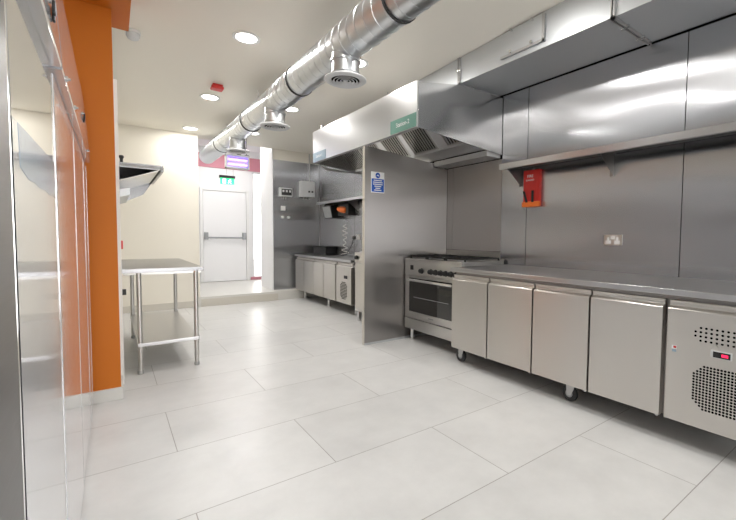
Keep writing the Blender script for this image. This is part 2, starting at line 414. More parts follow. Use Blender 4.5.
# exit sign
ye = 7.0
t = root('exit_sign', (1.545, ye, 1.99), 'green illuminated running man exit sign hung before the corridor door', 'exit sign')
put('housing', MB().box(1.425, 1.665, ye - 0.03, ye + 0.03, 2.085, 2.128, 0.006), 'black', t)
pl = put('panel', MB().box(1.44, 1.655, ye - 0.006, ye + 0.006, 1.985, 2.085, 0.002), 'exitgreen', t)
g = MB()
g.box(1.475, 1.525, ye - 0.0085, ye - 0.0065, 1.998, 2.072)
g.lathe([(0, 0), (0.011, 0), (0.011, 0.002), (0, 0.002)], (1.593, ye - 0.0085, 2.062), (0, 1, 0), 14)
for a, b in (((1.585, 2.050), (1.578, 2.022)), ((1.578, 2.022), (1.598, 2.008)), ((1.578, 2.022), (1.556, 2.003)), ((1.585, 2.046), (1.61, 2.036)), ((1.585, 2.046), (1.56, 2.038)), ((1.598, 2.008), (1.605, 1.995))):
    g.tube([(a[0], ye - 0.0075, a[1]), (b[0], ye - 0.0075, b[1])], 0.0055, 6)
put('pictogram', g, 'exitwhite', pl, label='white running man and doorway pictogram')
for xx in (1.535, 1.64): put('hanger', MB().cyl((xx, ye, 2.128), (xx, ye, ceil_z(ye)), 0.003, 8), 'zinc', t)

# ------------------------------------------------------------------ rectangular supply duct on the right
RX, RZ, RY0, RY1 = 2.70, 2.612, -2.2, 4.55
t = root('rectangular_duct', ((RX + WX) / 2, 1.2, RZ), 'grey rectangular sheet metal duct boxed along the top of the right wall', 'duct')
put('casing', MB().prism([(RX, RY0, RZ), (RX, RY1, RZ), (RX, RY1, ceil_z(RY1) - 0.004), (RX, RY0, ceil_z(RY0) - 0.004)], (WX - 0.012 - RX, 0, 0), 0.002), 'galvduct', t)
for yf in (2.79, 1.35, -0.1):
    fl = MB()
    for dy in (-0.013, 0.005):
        fl.box(RX - 0.022, RX - 0.0005, yf + dy, yf + dy + 0.008, RZ - 0.022, ceil_z(yf) - 0.012)
        fl.box(RX - 0.022, WX - 0.03, yf + dy, yf + dy + 0.008, RZ - 0.022, RZ - 0.0005)
    p = put('flange', fl, 'zinc', t)
    for (bx, bz) in ((RX - 0.014, RZ + 0.12), (RX + 0.16, RZ - 0.014), (RX + 0.40, RZ - 0.014)):
        put('clamp', MB().box(bx - 0.010, bx + 0.010, yf - 0.028, yf + 0.028, bz - 0.010, bz + 0.010, 0.003), 'chrome', p)
hat = put('access_hatch', MB().box(RX - 0.014, RX - 0.0005, 1.865, 2.28, RZ + 0.045, 2.862, 0.002), 'galvduct', t)
put('hatch_edge', MB().box(RX - 0.02, RX - 0.0142, 1.862, 1.885, RZ + 0.042, 2.865).box(RX - 0.02, RX - 0.0142, 1.862, 2.285, RZ + 0.042, RZ + 0.062), 'zinc', hat)
for (yk2, zk) in ((2.17, RZ + 0.065), (1.97, RZ + 0.065), (2.17, 2.85), (1.97, 2.85)):
    put('knob', MB().lathe([(0.0, 0.03), (0.012, 0.028), (0.014, 0.02), (0.008, 0.012), (0.008, 0), (0, 0)], (RX - 0.014, yk2, zk), (-1, 0, 0), 16), 'chrome', hat)

# ------------------------------------------------------------------ extraction hood
HX, HY0, HY1, HZ, HT = 2.15, 2.745, 4.95, 2.105, 2.505
def hz(x): return HZ - 0.090 * (x - HX)
t = root('extraction_hood', ((HX + WX) / 2, (HY0 + HY1) / 2, 1.97), 'long stainless steel extraction hood over the cooker bay', 'extraction hood')
put('front_panel', MB().box(HX, HX + 0.014, HY0, HY1, HZ, HT, 0.003).box(HX + 0.014, HX + 0.05, HY0 + 0.012, HY1 - 0.012, HZ + 0.002, HZ + 0.012), 'hoodsteel', t)
put('top_panel', MB().prism([(HX + 0.014, HY0 + 0.0125, HT - 0.012), (2.64, HY0 + 0.0125, 2.575), (WX - 0.006, HY0 + 0.0125, 2.585), (WX - 0.006, HY0 + 0.0125, 2.575), (2.64, HY0 + 0.0125, 2.565), (HX + 0.014, HY0 + 0.0125, HT - 0.022)], (0, HY1 - HY0 - 0.025, 0)), 'hoodsteel', t)
for ya in (HY0, HY1 - 0.012):
    put('end_panel', MB().prism([(HX + 0.014, ya, HZ), (HX + 0.014, ya, HT - 0.012), (2.64, ya, 2.575), (WX - 0.006, ya, 2.585), (WX - 0.006, ya, hz(WX))], (0, 0.012, 0), 0.002), 'hoodend', t)
def slope_box(mb, xa, xb, ya, yb, off, th):
    mb.prism([(xa, ya, hz(xa) + off), (xb, ya, hz(xb) + off), (xb, ya, hz(xb) + off + th), (xa, ya, hz(xa) + off + th)], (0, yb - ya, 0))
XF1 = 2.785
def tilt_box(mb, u0, u1, ya, yb, off, th):      # u runs up the 45 degree filter bank from its lower rear edge, off is the depth behind its face
    k = 0.70711
    def P(u, o): return (XF1 - u * k + o * k, ya, hz(XF1) + 0.006 + u * k + o * k)
    mb.prism([P(u0, off), P(u1, off), P(u1, off + th), P(u0, off + th)], (0, yb - ya, 0))
banks = [(2.775, 3.02, 1), (3.02, 3.165, 0), (3.165, 3.565, 1), (3.565, 3.64, 0), (3.64, 3.98, 1), (3.98, 4.10, 0), (4.10, 4.50, 1), (4.50, 4.93, 1)]
bl = MB(); UL = 0.56
tilt_box(bl, 0, 0.02, HY0 + 0.014, HY1 - 0.014, 0.0, 0.03)
for ya, yb, k in banks:
    if k:
        fm = MB()
        tilt_box(fm, 0.0205, UL, ya, ya + 0.008, 0.0, 0.03); tilt_box(fm, 0.0205, UL, yb - 0.008, yb, 0.0, 0.03)
        tilt_box(fm, 0.0205, 0.035, ya + 0.008, yb - 0.008, 0.0, 0.03); tilt_box(fm, UL - 0.02, UL, ya + 0.008, yb - 0.008, 0.0, 0.03)
        ns = round((yb - ya - 0.016) / 0.040)
        st = (yb - ya - 0.016) / ns
        for i in range(ns):
            tilt_box(fm, 0.035, UL - 0.02, ya + 0.008 + (i + 0.3) * st, ya + 0.008 + (i + 0.66) * st, 0.004, 0.008)
        fm.mi = 1; tilt_box(fm, 0.035, UL - 0.02, ya + 0.008, yb - 0.008, 0.022, 0.004)
        put('baffle_filter', fm, ['steel', 'dark'], t)
    else: tilt_box(bl, 0.0205, UL, ya + 0.0005, yb - 0.0005, 0.004, 0.02)
slope_box(bl, XF1, 3.06, HY0 + 0.014, HY1 - 0.014, 0.014, 0.02)
put('blanking_panel', bl, 'hoodsteel', t)
put('grease_trough', MB().box(3.06, WX - 0.012, HY0 + 0.014, 3.57, 1.972, 2.03, 0.004).box(3.06, WX - 0.012, 3.622, HY1 - 0.014, 1.972, 2.03, 0.004), 'hoodsteel', t)
for (yy, xx) in ((3.9, 2.62), (4.88, 2.62)):
    put('drop_rod', MB().cyl((xx, yy, 2.57), (xx, yy, ceil_z(yy)), 0.005, 8).box(xx - 0.02, xx + 0.02, yy - 0.02, yy + 0.02, 2.576, 2.60, 0.003), 'zinc', t)
# the two station signs
def hood_sign(ya, yb, za, zb, mat, txt, label):
    r = root('station_sign', (HX - 0.003, (ya + yb) / 2, za), label, 'sign', 'station signs on the hood front')
    put('plate', MB().box(HX - 0.005, HX - 0.0005, ya, yb, za, zb, 0.0015), mat, r)
    put('lettering', MB().text(txt, (yb - ya) * 0.145, (HX - 0.0056, (ya + yb) / 2, (za + zb) / 2 + 0.004), (0, -1, 0), (0, 0, 1)), 'signwhite', r, label='small white lettering')
hood_sign(2.755, 3.145, HZ + 0.006, HZ + 0.128, 'green', 'Station-2', 'green rectangular station sign at the near corner of the hood front')
hood_sign(4.56, 4.935, HZ - 0.0 + 0.006, HZ + 0.120, 'bluegrey', 'Station-1', 'blue-grey rectangular station sign at the far end of the hood front')
# pipes beside the far end of the hood
t = root('service_pipe', (2.5, 5.05, 2.0), 'grey vertical service pipe beside the far end of the hood', 'pipe')
put('pipe', MB().cyl((2.32, 5.03, 2.16), (2.32, 5.03, 2.64), 0.022, 16).tube([(2.32, 5.03, 2.18), (2.32, 5.03, 2.10), (2.38, 5.03, 2.06), (2.75, 5.03, 2.06), (WX - 0.004, 5.03, 2.06)], 0.018, 10), 'zinc', t)
put('hanging_bracket', MB().box(2.29, 2.35, 4.952, 5.055, 2.42, 2.46, 0.004), 'zinc', t)

# ------------------------------------------------------------------ partition panel, blue notice
PX0, PY0, PY1 = 2.12, 3.576, 3.618
t = root('partition_panel', ((PX0 + WX) / 2, 3.6, 0), 'tall brushed stainless partition panel standing beside the cooker', 'partition')
def ptop(x): return hz(x) - 0.012 if x >= HX + 0.02 else HZ - 0.02
pts = [(PX0 + 0.006, PY0, 0.012), (PX0 + 0.006, PY0, HZ - 0.02), (HX + 0.02, PY0, HZ - 0.02), (3.05, PY0, hz(3.05) - 0.012), (3.055, PY0, 1.965), (WX - 0.005, PY0, 1.965), (WX - 0.005, PY0, 0.012)]
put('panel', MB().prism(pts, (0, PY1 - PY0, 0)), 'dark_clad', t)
put('edge_strip', MB().box(PX0, PX0 + 0.006, PY0 - 0.001, PY1 + 0.001, 0.0, HZ - 0.018, 0.001), 'doorsteel', t)
put('floor_channel', MB().box(PX0 + 0.004, WX - 0.01, PY0 - 0.010, PY1 + 0.010, 0, 0.022, 0.002), 'galvduct', t)
t = root('blue_notice', (2.281, PY0, 1.61), 'small blue and white mandatory notice stuck on the partition panel', 'sign')
put('plate', MB().box(2.198, 2.364, PY0 - 0.003, PY0 - 0.0003, 1.613, 1.832, 0.001), 'signwhite', t)
put('blue_field', MB().box(2.204, 2.358, PY0 - 0.0038, PY0 - 0.0031, 1.622, 1.760), 'blue', t, label='blue lower field')
put('symbol', MB().lathe([(0, 0), (0.029, 0), (0.029, 0.0008), (0, 0.0008)], (2.281, PY0 - 0.0038, 1.796), (0, 1, 0), 28), 'blue', t, label='round blue symbol')
g = MB()
for k, wd in enumerate((0.105, 0.12, 0.12, 0.085, 0.06, 0.09)): g.box(2.281 - wd / 2, 2.281 + wd / 2, PY0 - 0.0044, PY0 - 0.0039, 1.738 - k * 0.0205, 1.748 - k * 0.0205)
g.tube([(2.268, PY0 - 0.0043, 1.79), (2.281, PY0 - 0.0043, 1.80), (2.295, PY0 - 0.0043, 1.788)], 0.005, 6)
put('lettering', g, 'signwhite', t, label='small white lines of lettering')

# ------------------------------------------------------------------ range cooker
CX, CY0, CY1 = 2.64, 2.662, 3.556
t = root('range_cooker', ((CX + 3.24) / 2, (CY0 + CY1) / 2, 0), 'stainless steel range cooker with gas hob between the partition and the counter', 'cooker')
put('body', MB().box(CX + 0.02, 3.24, CY0, CY1, 0.13, 0.895, 0.003), 'steel', t)
put('hob_top', MB().box(CX, 3.24, CY0, CY1, 0.896, 0.914, 0.005), 'steel', t)
put('splash_upstand', MB().box(3.235, 3.262, CY0 + 0.01, CY1, 0.914, 0.926, 0.003), 'doorsteel', t)
fa = put('control_panel', MB().box(CX - 0.004, CX + 0.02, CY0 + 0.002, CY1 - 0.002, 0.735, 0.895, 0.004), 'steel', t)
put('display', MB().box(CX - 0.0055, CX - 0.0042, 3.40, 3.455, 0.792, 0.842), 'black', fa)
for yk2 in (3.255, 3.105, 3.03, 2.955, 2.88, 2.805, 2.73):
    kn = put('knob', MB().lathe([(0.0, 0.036), (0.020, 0.034), (0.023, 0.028), (0.025, 0.006), (0.030, 0.004), (0.030, 0), (0, 0)], (CX - 0.004, yk2, 0.79), (-1, 0, 0), 24), 'black', t)
    put('pointer', MB().box(CX - 0.043, CX - 0.034, yk2 - 0.003, yk2 + 0.003, 0.777, 0.813, 0.001), 'black', kn)
dr = put('oven_door', MB().box(CX - 0.006, CX + 0.02, CY0 + 0.05, CY1 - 0.068, 0.262, 0.725, 0.004), 'steel', t)
put('window', MB().box(CX - 0.010, CX - 0.0065, CY0 + 0.07, CY1 - 0.088, 0.335, 0.705, 0.003), 'ovenglass', dr, label='dark glass oven window')
put('oven_rack', MB().box(CX - 0.0112, CX - 0.0102, CY0 + 0.17, CY1 - 0.17, 0.495, 0.499), 'grey', dr)
put('handle', MB().box(CX - 0.055, CX - 0.035, CY0 + 0.09, CY1 - 0.11, 0.672, 0.697, 0.006).box(CX - 0.036, CX - 0.010, CY0 + 0.10, CY0 + 0.125, 0.676, 0.694, 0.003).box(CX - 0.036, CX - 0.010, CY1 - 0.145, CY1 - 0.12, 0.676, 0.694, 0.003), 'chrome', dr)
put('badge', MB().box(CX - 0.0072, CX - 0.0062, 3.06, 3.14, 0.293, 0.306), 'grey', dr)
put('drawer', MB().box(CX - 0.006, CX + 0.02, CY0 + 0.004, CY1 - 0.004, 0.135, 0.252, 0.004), 'steel', t)
for ya, yb in ((CY0 + 0.002, CY0 + 0.046), (CY1 - 0.064, CY1 - 0.002)): put('side_frame', MB().box(CX, CX + 0.02, ya, yb, 0.258, 0.73, 0.003), 'steel', t)
for fx in (CX + 0.06, 3.18):
    for fy in (CY0 + 0.06, CY1 - 0.06): put('foot', MB().cyl((fx, fy, 0), (fx, fy, 0.13), 0.022, 18).cyl((fx, fy, 0), (fx, fy, 0.02), 0.027, 18), 'chrome', t)
for (bx, by, br_) in ((2.80, 2.82, 0.045), (3.05, 2.82, 0.035), (2.93, 3.11, 0.06), (2.80, 3.40, 0.035), (3.05, 3.40, 0.045)):
    b1 = put('burner', MB().lathe([(0, 0), (br_ + 0.012, 0), (br_ + 0.01, 0.010), (br_, 0.016), (0, 0.016)], (bx, by, 0.914), seg=26), 'zinc', t)
    put('burner_cap', MB().lathe([(0, 0.016), (br_ + 0.004, 0.016), (br_ + 0.002, 0.026), (0, 0.029)], (bx, by, 0.914), seg=26), 'iron', b1)
for k in range(3):
    ya = CY0 + 0.015 + k * 0.29; yb = ya + 0.275
    g = MB()
    zt = 0.944
    for xx in (2.70, 3.18): g.box(xx - 0.006, xx + 0.006, ya, yb, zt - 0.014, zt, 0.002)
    for yy in (ya + 0.006, yb - 0.006): g.box(2.70, 3.18, yy - 0.006, yy + 0.006, zt - 0.014, zt, 0.002)
    for bx in (2.80, 3.05):
        g.box(bx - 0.006, bx + 0.006, ya, ya + 0.10, zt - 0.012, zt + 0.004, 0.002).box(bx - 0.006, bx + 0.006, yb - 0.10, yb, zt - 0.012, zt + 0.004, 0.002)
    ym = (ya + yb) / 2
    g.box(2.70, 2.775, ym - 0.006, ym + 0.006, zt - 0.012, zt + 0.004, 0.002).box(2.86, 3.0, ym - 0.006, ym + 0.006, zt - 0.012, zt + 0.004, 0.002).box(3.09, 3.18, ym - 0.006, ym + 0.006, zt - 0.012, zt + 0.004, 0.002)
    for xx in (2.70, 3.18):
        for yy in (ya + 0.006, yb - 0.006): g.box(xx - 0.007, xx + 0.007, yy - 0.007, yy + 0.007, 0.914, zt - 0.01)
    put('pan_support', g, 'iron', t)

# ------------------------------------------------------------------ refrigerated counters
def door_profile(x, z0, z1):   # front skin with a folded grip along its top
    return [(x + 0.045, z0), (x, z0), (x, z1 - 0.046), (x + 0.004, z1 - 0.040), (x + 0.026, z1 - 0.030), (x + 0.026, z1 - 0.012), (x + 0.020, z1), (x + 0.045, z1)]
def counter(FX, BX, doors, unit, z0, zt, top, label, group=None, detail=True):
    """doors: list of (y_low, y_high); unit: (y_low, y_high) compressor bay."""
    ys = [v for d_ in doors + [unit] for v in d_]
    ya, yb = min(ys), max(ys)
    r = root('refrigerated_counter', ((FX + BX) / 2, (ya + yb) / 2, 0), label, 'refrigerated counter')
    put('carcass', MB().box(FX + 0.05, BX, ya + 0.004, yb - 0.004, z0, top - 0.036, 0.002), 'dark_clad', r)
    put('worktop', MB().box(FX - 0.012, BX, ya - 0.01, yb + 0.012, top - 0.035, top, 0.005, 3), 'topsteel', r)
    for (a, b) in doors:
        p = [(x, a + 0.006, z) for x, z in door_profile(FX, z0, zt)]
        put('door', MB().prism(p, (0, b - a - 0.012, 0), 0.0015), 'doorsteel', r)
        if detail: put('hinge', MB().cyl((FX + 0.02, a + 0.025, z0 - 0.012), (FX + 0.02, a + 0.025, z0), 0.008, 12), 'zinc', r)
    p = [(x, unit[0] + 0.006, z) for x, z in door_profile(FX, z0, zt)]
    u = put('compressor_panel', MB().prism(p, (0, unit[1] - unit[0] - 0.012, 0), 0.0015), 'doorsteel', r)
    return r, u
NX = 2.482
doors = [(2.203, 2.632), (1.768, 2.203), (1.334, 1.768), (0.905, 1.334)]
r, u = counter(NX, WX - 0.012, doors, (0.37, 0.892), 0.148, 0.812, 0.876, 'long four-door stainless refrigerated counter on castors along the right wall')
vt = MB()
def hole(mb, y, z, rad): mb.lathe([(0, 0.0008), (rad, 0.0008), (rad, 0), (0, 0)], (NX - 0.0003, y, z), (-1, 0, 0), 12)
for i in range(12):
    for j in range(4):
        if (i == 0 and j in (0, 3)) or (i == 11 and j in (0, 3)): continue
        hole(vt, 0.752 - i * 0.0232, 0.684 - j * 0.0225, 0.0060)
put('slot_vent', vt, 'dark', u, label='band of round dark perforations')
vt = MB()
NR, NC = 16, 18
for i in range(NC):
    for j in range(NR):
        c = min(i, NC - 1 - i) + min(j, NR - 1 - j)
        if c < 3: continue
        hole(vt, 0.752 - i * 0.0148, 0.482 - j * 0.0152, 0.0059)
put('grille_vent', vt, 'dark', u, label='octagonal field of dark perforations')
th = put('thermostat', MB().box(NX - 0.010, NX - 0.0003, 0.592, 0.682, 0.542, 0.580, 0.003), 'lightgrey', u)
put('display', MB().box(NX - 0.012, NX - 0.0102, 0.598, 0.670, 0.546, 0.576, 0.001), 'black', th)
put('red_digits', MB().box(NX - 0.0132, NX - 0.0122, 0.607, 0.634, 0.554, 0.568), 'led', th)
put('switch', MB().box(NX - 0.012, NX - 0.0003, 0.548, 0.576, 0.544, 0.580, 0.003), 'green', u, label='green rocker switch')
put('embossed_lettering', MB().text('ADEXA', 0.052, (NX - 0.0008, 0.60, 0.606), (0, -1, 0), (0, 0, 1), 0.0025), 'doorsteel', u)
g = MB(); g.box(NX - 0.0011, NX - 0.0003, 0.838, 0.858, 0.53, 0.545); g.mi = 1; g.box(NX - 0.0011, NX - 0.0003, 0.838, 0.852, 0.551, 0.563); g.mi = 2; g.box(NX - 0.0009, NX - 0.0003, 0.836, 0.860, 0.546, 0.566)
put('sticker', g, ['bluegrey', 'red', 'signwhite'], u, label='small blue and red sticker')
def caster(parent, x, y, top, rw=0.056):
    w_ = put('caster', MB().box(x - 0.04, x + 0.04, y - 0.045, y + 0.045, top - 0.006, top, 0.001).cyl((x, y, top - 0.022), (x, y, top - 0.004), 0.02, 16)
             .prism([(x - 0.019, y - 0.035, top - 0.022), (x - 0.019, y + 0.035, top - 0.022), (x - 0.019, y + 0.028, rw - 0.012), (x - 0.019, y - 0.002, rw - 0.012)], (0.003, 0, 0))
             .prism([(x + 0.016, y - 0.035, top - 0.022), (x + 0.016, y + 0.035, top - 0.022), (x + 0.016, y + 0.028, rw - 0.012), (x + 0.016, y - 0.002, rw - 0.012)], (0.003, 0, 0)), 'zinc', parent)
    yc = y + 0.013
    put('wheel', MB().lathe([(0.018, -0.014), (rw - 0.004, -0.014), (rw, -0.007), (rw, 0.007), (rw - 0.004, 0.014), (0.018, 0.014)], (x, yc, rw), (1, 0, 0), 28), 'rubber', w_)
    put('hub', MB().lathe([(0, -0.0145), (0.027, -0.0145), (0.027, 0.0145), (0, 0.0145)], (x, yc, rw), (1, 0, 0), 20), 'grey', w_)
for cx_ in (2.585, 3.15):
    for cy_ in (2.585, 1.50, 0.44): caster(r, cx_, cy_, 0.148)

# worktop bay at the far end
FX2 = 2.74
doors2 = [(6.72, 7.12), (6.32, 6.72), (5.92, 6.32), (5.48, 5.92)]
r, u = counter(FX2, WX - 0.012, doors2, (4.98, 5.46), 0.16, 0.755, 0.812, 'stainless refrigerated counter at the far end against the right wall', detail=False)
g = MB()
for i in range(9):
    for j in range(12):
        if min(i, 8 - i) + min(j, 11 - j) < 2: continue
        g.lathe([(0, 0.0008), (0.009, 0.0008), (0.009, 0), (0, 0)], (FX2 - 0.0003, 5.31 - i * 0.024, 0.47 - j * 0.022), (-1, 0, 0), 8)
put('grille_vent', g, 'dark', u, label='field of dark perforations')
put('thermostat', MB().box(FX2 - 0.010, FX2 - 0.0003, 5.10, 5.19, 0.53, 0.575, 0.003), 'black', u)
for cx_ in (2.86, 3.16):
    for cy_ in (6.95, 5.95, 5.05): put('foot', MB().cyl((cx_, cy_, 0), (cx_, cy_, 0.16), 0.02, 16).cyl((cx_, cy_, 0), (cx_, cy_, 0.015), 0.028, 16), 'chrome', r)

# free-standing fryer next to the partition
t = root('fryer', (2.95, 4.55, 0), 'narrow stainless fryer with a black knob just behind the partition panel', 'fryer')
put('body', MB().box(2.66, 3.26, 4.22, 4.72, 0.14, 0.80, 0.004), 'steel', t)
put('control_panel', MB().box(2.645, 3.26, 4.22, 4.72, 0.803, 0.935, 0.006), 'doorsteel', t)
put('door', MB().box(2.645, 2.659, 4.235, 4.705, 0.19, 0.78, 0.003), 'doorsteel', t)
put('tank_top', MB().box(2.70, 3.2, 4.26, 4.68, 0.935, 0.95, 0.003), 'topsteel', t)
for yk2 in (4.655, 4.36): put('knob', MB().lathe([(0, 0.03), (0.026, 0.028), (0.03, 0.0), (0, 0)], (2.645, yk2, 0.868), (-1, 0, 0), 22), 'black', t)
put('drain_tap', MB().tube([(2.66, 4.705, 0.74), (2.62, 4.73, 0.74), (2.60, 4.73, 0.72)], 0.012, 10), 'chrome', t)
for fx in (2.70, 3.2):
    for fy in (4.26, 4.68): put('leg', MB().box(fx - 0.02, fx + 0.02, fy - 0.02, fy + 0.02, 0, 0.14, 0.002), 'chrome', t)

# ------------------------------------------------------------------ wall shelves on the right
def wall_shelf(xf, ya, yb, zb, zt, brk, label, mat='topsteel'):
    r = root('wall_shelf', ((xf + WX) / 2, (ya + yb) / 2, zb), label, 'shelf', 'stainless wall shelves')
    put('shelf_plate', MB().prism([(xf, ya, zb), (xf, ya, zt), (WX - 0.005, ya, zt), (WX - 0.005, ya, zt - 0.004), (xf + 0.004, ya, zt - 0.004), (xf + 0.004, ya, zb + 0.004), (xf + 0.03, ya, zb + 0.004), (xf + 0.03, ya, zb)], (0, yb - ya, 0)), mat, r)
    put('upstand', MB().box(WX - 0.009, WX - 0.004, ya, yb, zt - 0.004, zt + 0.03, 0.001), mat, r)
    ys_ = [ya] + [v for y in sorted(brk) if y > ya for v in (y - 0.001, y + 0.031)] + [yb]
    shade_sheet = MB()  # black sheet added to darken the underside like shade
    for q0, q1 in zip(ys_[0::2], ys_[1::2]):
        if q1 - q0 > 0.02: shade_sheet.box(xf + 0.0315, WX - 0.0095, q0 + 0.002, q1 - 0.002, zt - 0.012, zt - 0.0042)
    put('underside_shade', shade_sheet, 'black', r, label='black sheet standing in for shade under the shelf')
    for y in brk:
        put('bracket', MB().prism([(xf + 0.032, y, zt - 0.0045), (WX - 0.008, y, zt - 0.0045), (WX - 0.008, y, zb - 0.145)], (0, 0.003, 0))
            .box(xf + 0.032, WX - 0.008, y, y + 0.03, zt - 0.0075, zt - 0.0045).box(WX - 0.008, WX - 0.005, y, y + 0.03, zb - 0.14, zt - 0.0075), 'dark_clad', r)
    return r
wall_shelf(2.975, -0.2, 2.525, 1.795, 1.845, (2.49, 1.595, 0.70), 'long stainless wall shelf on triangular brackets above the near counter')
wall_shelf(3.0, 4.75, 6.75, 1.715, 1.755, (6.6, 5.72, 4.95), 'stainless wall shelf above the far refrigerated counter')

# fire blanket case
bx0 = WX - 0.045
t = root('fire_blanket', (bx0, 2.35, 1.452), 'red fire blanket case hanging on the steel wall under the near shelf', 'fire blanket')
put('case', MB().box(bx0, WX - 0.003, 2.262, 2.442, 1.452, 1.80, 0.008), 'red', t)
put('hanging_hook', MB().box(WX - 0.012, WX - 0.003, 2.34, 2.365, 1.795, 1.812, 0.002), 'zinc', t)
put('front_panel', MB().box(bx0 - 0.004, bx0 - 0.0002, 2.285, 2.43, 1.51, 1.785, 0.002), 'red', t)
put('bottom_lip', MB().box(bx0 - 0.010, bx0 + 0.02, 2.256, 2.448, 1.447, 1.498, 0.006), 'orangep', t, label='bright orange-red bottom lip')
for yy, dy in ((2.40, 0.035), (2.335, 0.0)):
    put('pull_tab', MB().prism([(bx0 - 0.016, yy + dy, 1.60), (bx0 - 0.016, yy + dy - 0.024, 1.60), (bx0 - 0.016, yy - 0.024, 1.49), (bx0 - 0.016, yy, 1.49)], (0.004, 0, 0)), 'black', t, label='black pull tab')
put('lettering', MB().text('FIRE', 0.038, (bx0 - 0.0046, 2.36, 1.738), (0, -1, 0), (0, 0, 1)).text('BLANKET', 0.022, (bx0 - 0.0046, 2.36, 1.70), (0, -1, 0), (0, 0, 1)), 'signwhite', t, label='white lettering')

# sockets
def socket(x, y, z, label, double=True, group='electric sockets'):
    r = root('wall_socket', (x, y, z - 0.043), label, 'socket', group)
    hw = 0.073 if double else 0.043
    put('plate', MB().box(x - 0.010, x, y - hw, y + hw, z - 0.043, z + 0.043, 0.003), 'doorsteel', r)
    for s in ((-0.036, 0.036) if double else (0,)):
        put('outlet', MB().box(x - 0.0118, x - 0.0102, y + s - 0.022, y + s + 0.022, z - 0.032, z - 0.004).box(x - 0.0118, x - 0.0102, y + s - 0.008, y + s + 0.008, z - 0.004, z + 0.022), 'whitep', r)
    put('rocker', MB().box(x - 0.0135, x - 0.0102, y - 0.018, y + 0.018, z + 0.006, z + 0.032, 0.0015), 'whitep', r)
    return r
socket(WX - 0.003, 1.582, 1.138, 'chrome double power socket on the steel wall above the near counter')

# ------------------------------------------------------------------ far kitchen corner
socket(WX - 0.003, 5.72, 1.14, 'power socket with a black plug on the far steel wall')
t = root('plug', (WX - 0.05, 5.80, 1.11), 'black plug with a hanging lead in the far wall socket', 'plug')
put('plug_body', MB().box(WX - 0.055, WX - 0.0138, 5.775, 5.83, 1.10, 1.155, 0.006), 'black', t)
pts = [(WX - 0.05, 5.80, 1.10), (WX - 0.06, 5.83, 1.02), (WX - 0.07, 5.90, 0.93), (WX - 0.10, 5.96, 0.84), (WX - 0.14, 6.0, 0.822), (WX - 0.20, 6.05, 0.818)]
put('lead', MB().tube(pts, 0.005, 8), 'black', t)
t = root('cable_coil', (WX - 0.10, 6.05, 0.814), 'tangled pale cable hanging down to the far counter', 'cable')
pts = []
for k in range(120):
    a = k * 0.33
    pts.append((WX - 0.06 - 0.035 * math.sin(a * 0.6) ** 2, 6.05 + 0.09 * math.sin(a) * (0.4 + k / 150), 1.35 - k * 0.00435 if k < 60 else 1.09 - (k - 60) * 0.0043))
put('cable', MB().tube(pts, 0.005, 6), 'cord', t)
# tilted black speaker / monitor box under the far shelf with an orange tool beside it
t = root('wall_monitor', (3.14, 6.45, 1.45), 'black tilted monitor box mounted under the far shelf', 'monitor')
put('casing', MB().prism([(3.10, 6.30, 1.46), (3.05, 6.30, 1.68), (3.20, 6.30, 1.70), (3.24, 6.30, 1.48)], (0, 0.32, 0), 0.006), 'black', t)
put('screen', MB().prism([(3.096, 6.32, 1.475), (3.049, 6.32, 1.665), (3.0455, 6.32, 1.665), (3.0925, 6.32, 1.475)], (0, 0.28, 0)), 'grey', t)
put('arm', MB().cyl((3.2, 6.46, 1.58), (WX - 0.004, 6.46, 1.58), 0.02, 12), 'zinc', t)
t = root('orange_tool', (3.16, 6.05, 1.5), 'orange and black appliance hanging beside the tilted monitor box', 'appliance')
put('shell', MB().lathe([(0, -0.12), (0.04, -0.115), (0.055, -0.06), (0.05, 0.04), (0.03, 0.10), (0, 0.11)], (3.13, 6.02, 1.60), (-0.2, 1, 0.15), 24), 'orangep', t)
put('back_box', MB().box(3.14, WX - 0.004, 5.82, 6.20, 1.50, 1.69, 0.01), 'black', t)
for yy in (5.92, 6.05): put('lead', MB().tube([(3.2, yy, 1.50), (3.22, yy + 0.02, 1.45), (3.24, yy - 0.02, 1.39)], 0.004, 6), 'grey', t)
t = root('countertop_box', (3.15, 6.75, 0.812), 'black shallow box standing on the far counter by the corner', 'box')
put('tub', MB().box(3.04, 3.24, 6.46, 7.0, 0.812, 0.96, 0.01).box(3.03, 3.25, 6.45, 7.01, 0.945, 0.965, 0.004), 'black', t)
# controls on the far steel wall
yw = YS - 0.006
t = root('meter_panel', (2.62, yw, 1.86), 'white and black gas control panel on the far steel wall', 'control panel')
put('case', MB().box(2.475, 2.72, yw - 0.05, yw, 1.87, 2.03, 0.006), 'lightgrey', t)
put('display', MB().box(2.515, 2.705, yw - 0.054, yw - 0.0505, 1.895, 2.01, 0.002), 'black', t)
g = MB()
for k in range(3): g.box(2.53 + k * 0.062, 2.565 + k * 0.062, yw - 0.0560, yw - 0.0543, 1.95, 1.99)
put('window', g, 'lightgrey', t)
for xx in (2.555, 2.60): put('cable_gland', MB().cyl((xx, yw - 0.025, 1.82), (xx, yw - 0.025, 1.87), 0.011, 12), 'zinc', t)
t = root('isolator_switch', (3.0, yw, 1.88), 'pale square isolator box with two buttons on the far steel wall', 'electrical box')
put('case', MB().box(2.86, 3.14, yw - 0.11, yw, 1.885, 2.18, 0.008), 'lightgrey', t)
for xx in (3.02, 3.085): put('button', MB().lathe([(0, 0.014), (0.016, 0.012), (0.018, 0), (0, 0)], (xx, yw - 0.11, 1.985), (0, -1, 0), 16), 'black', t)
for xx in (2.93, 2.98, 3.04): put('cable_gland', MB().cyl((xx, yw - 0.05, 1.84), (xx, yw - 0.05, 1.885), 0.013, 12), 'zinc', t)
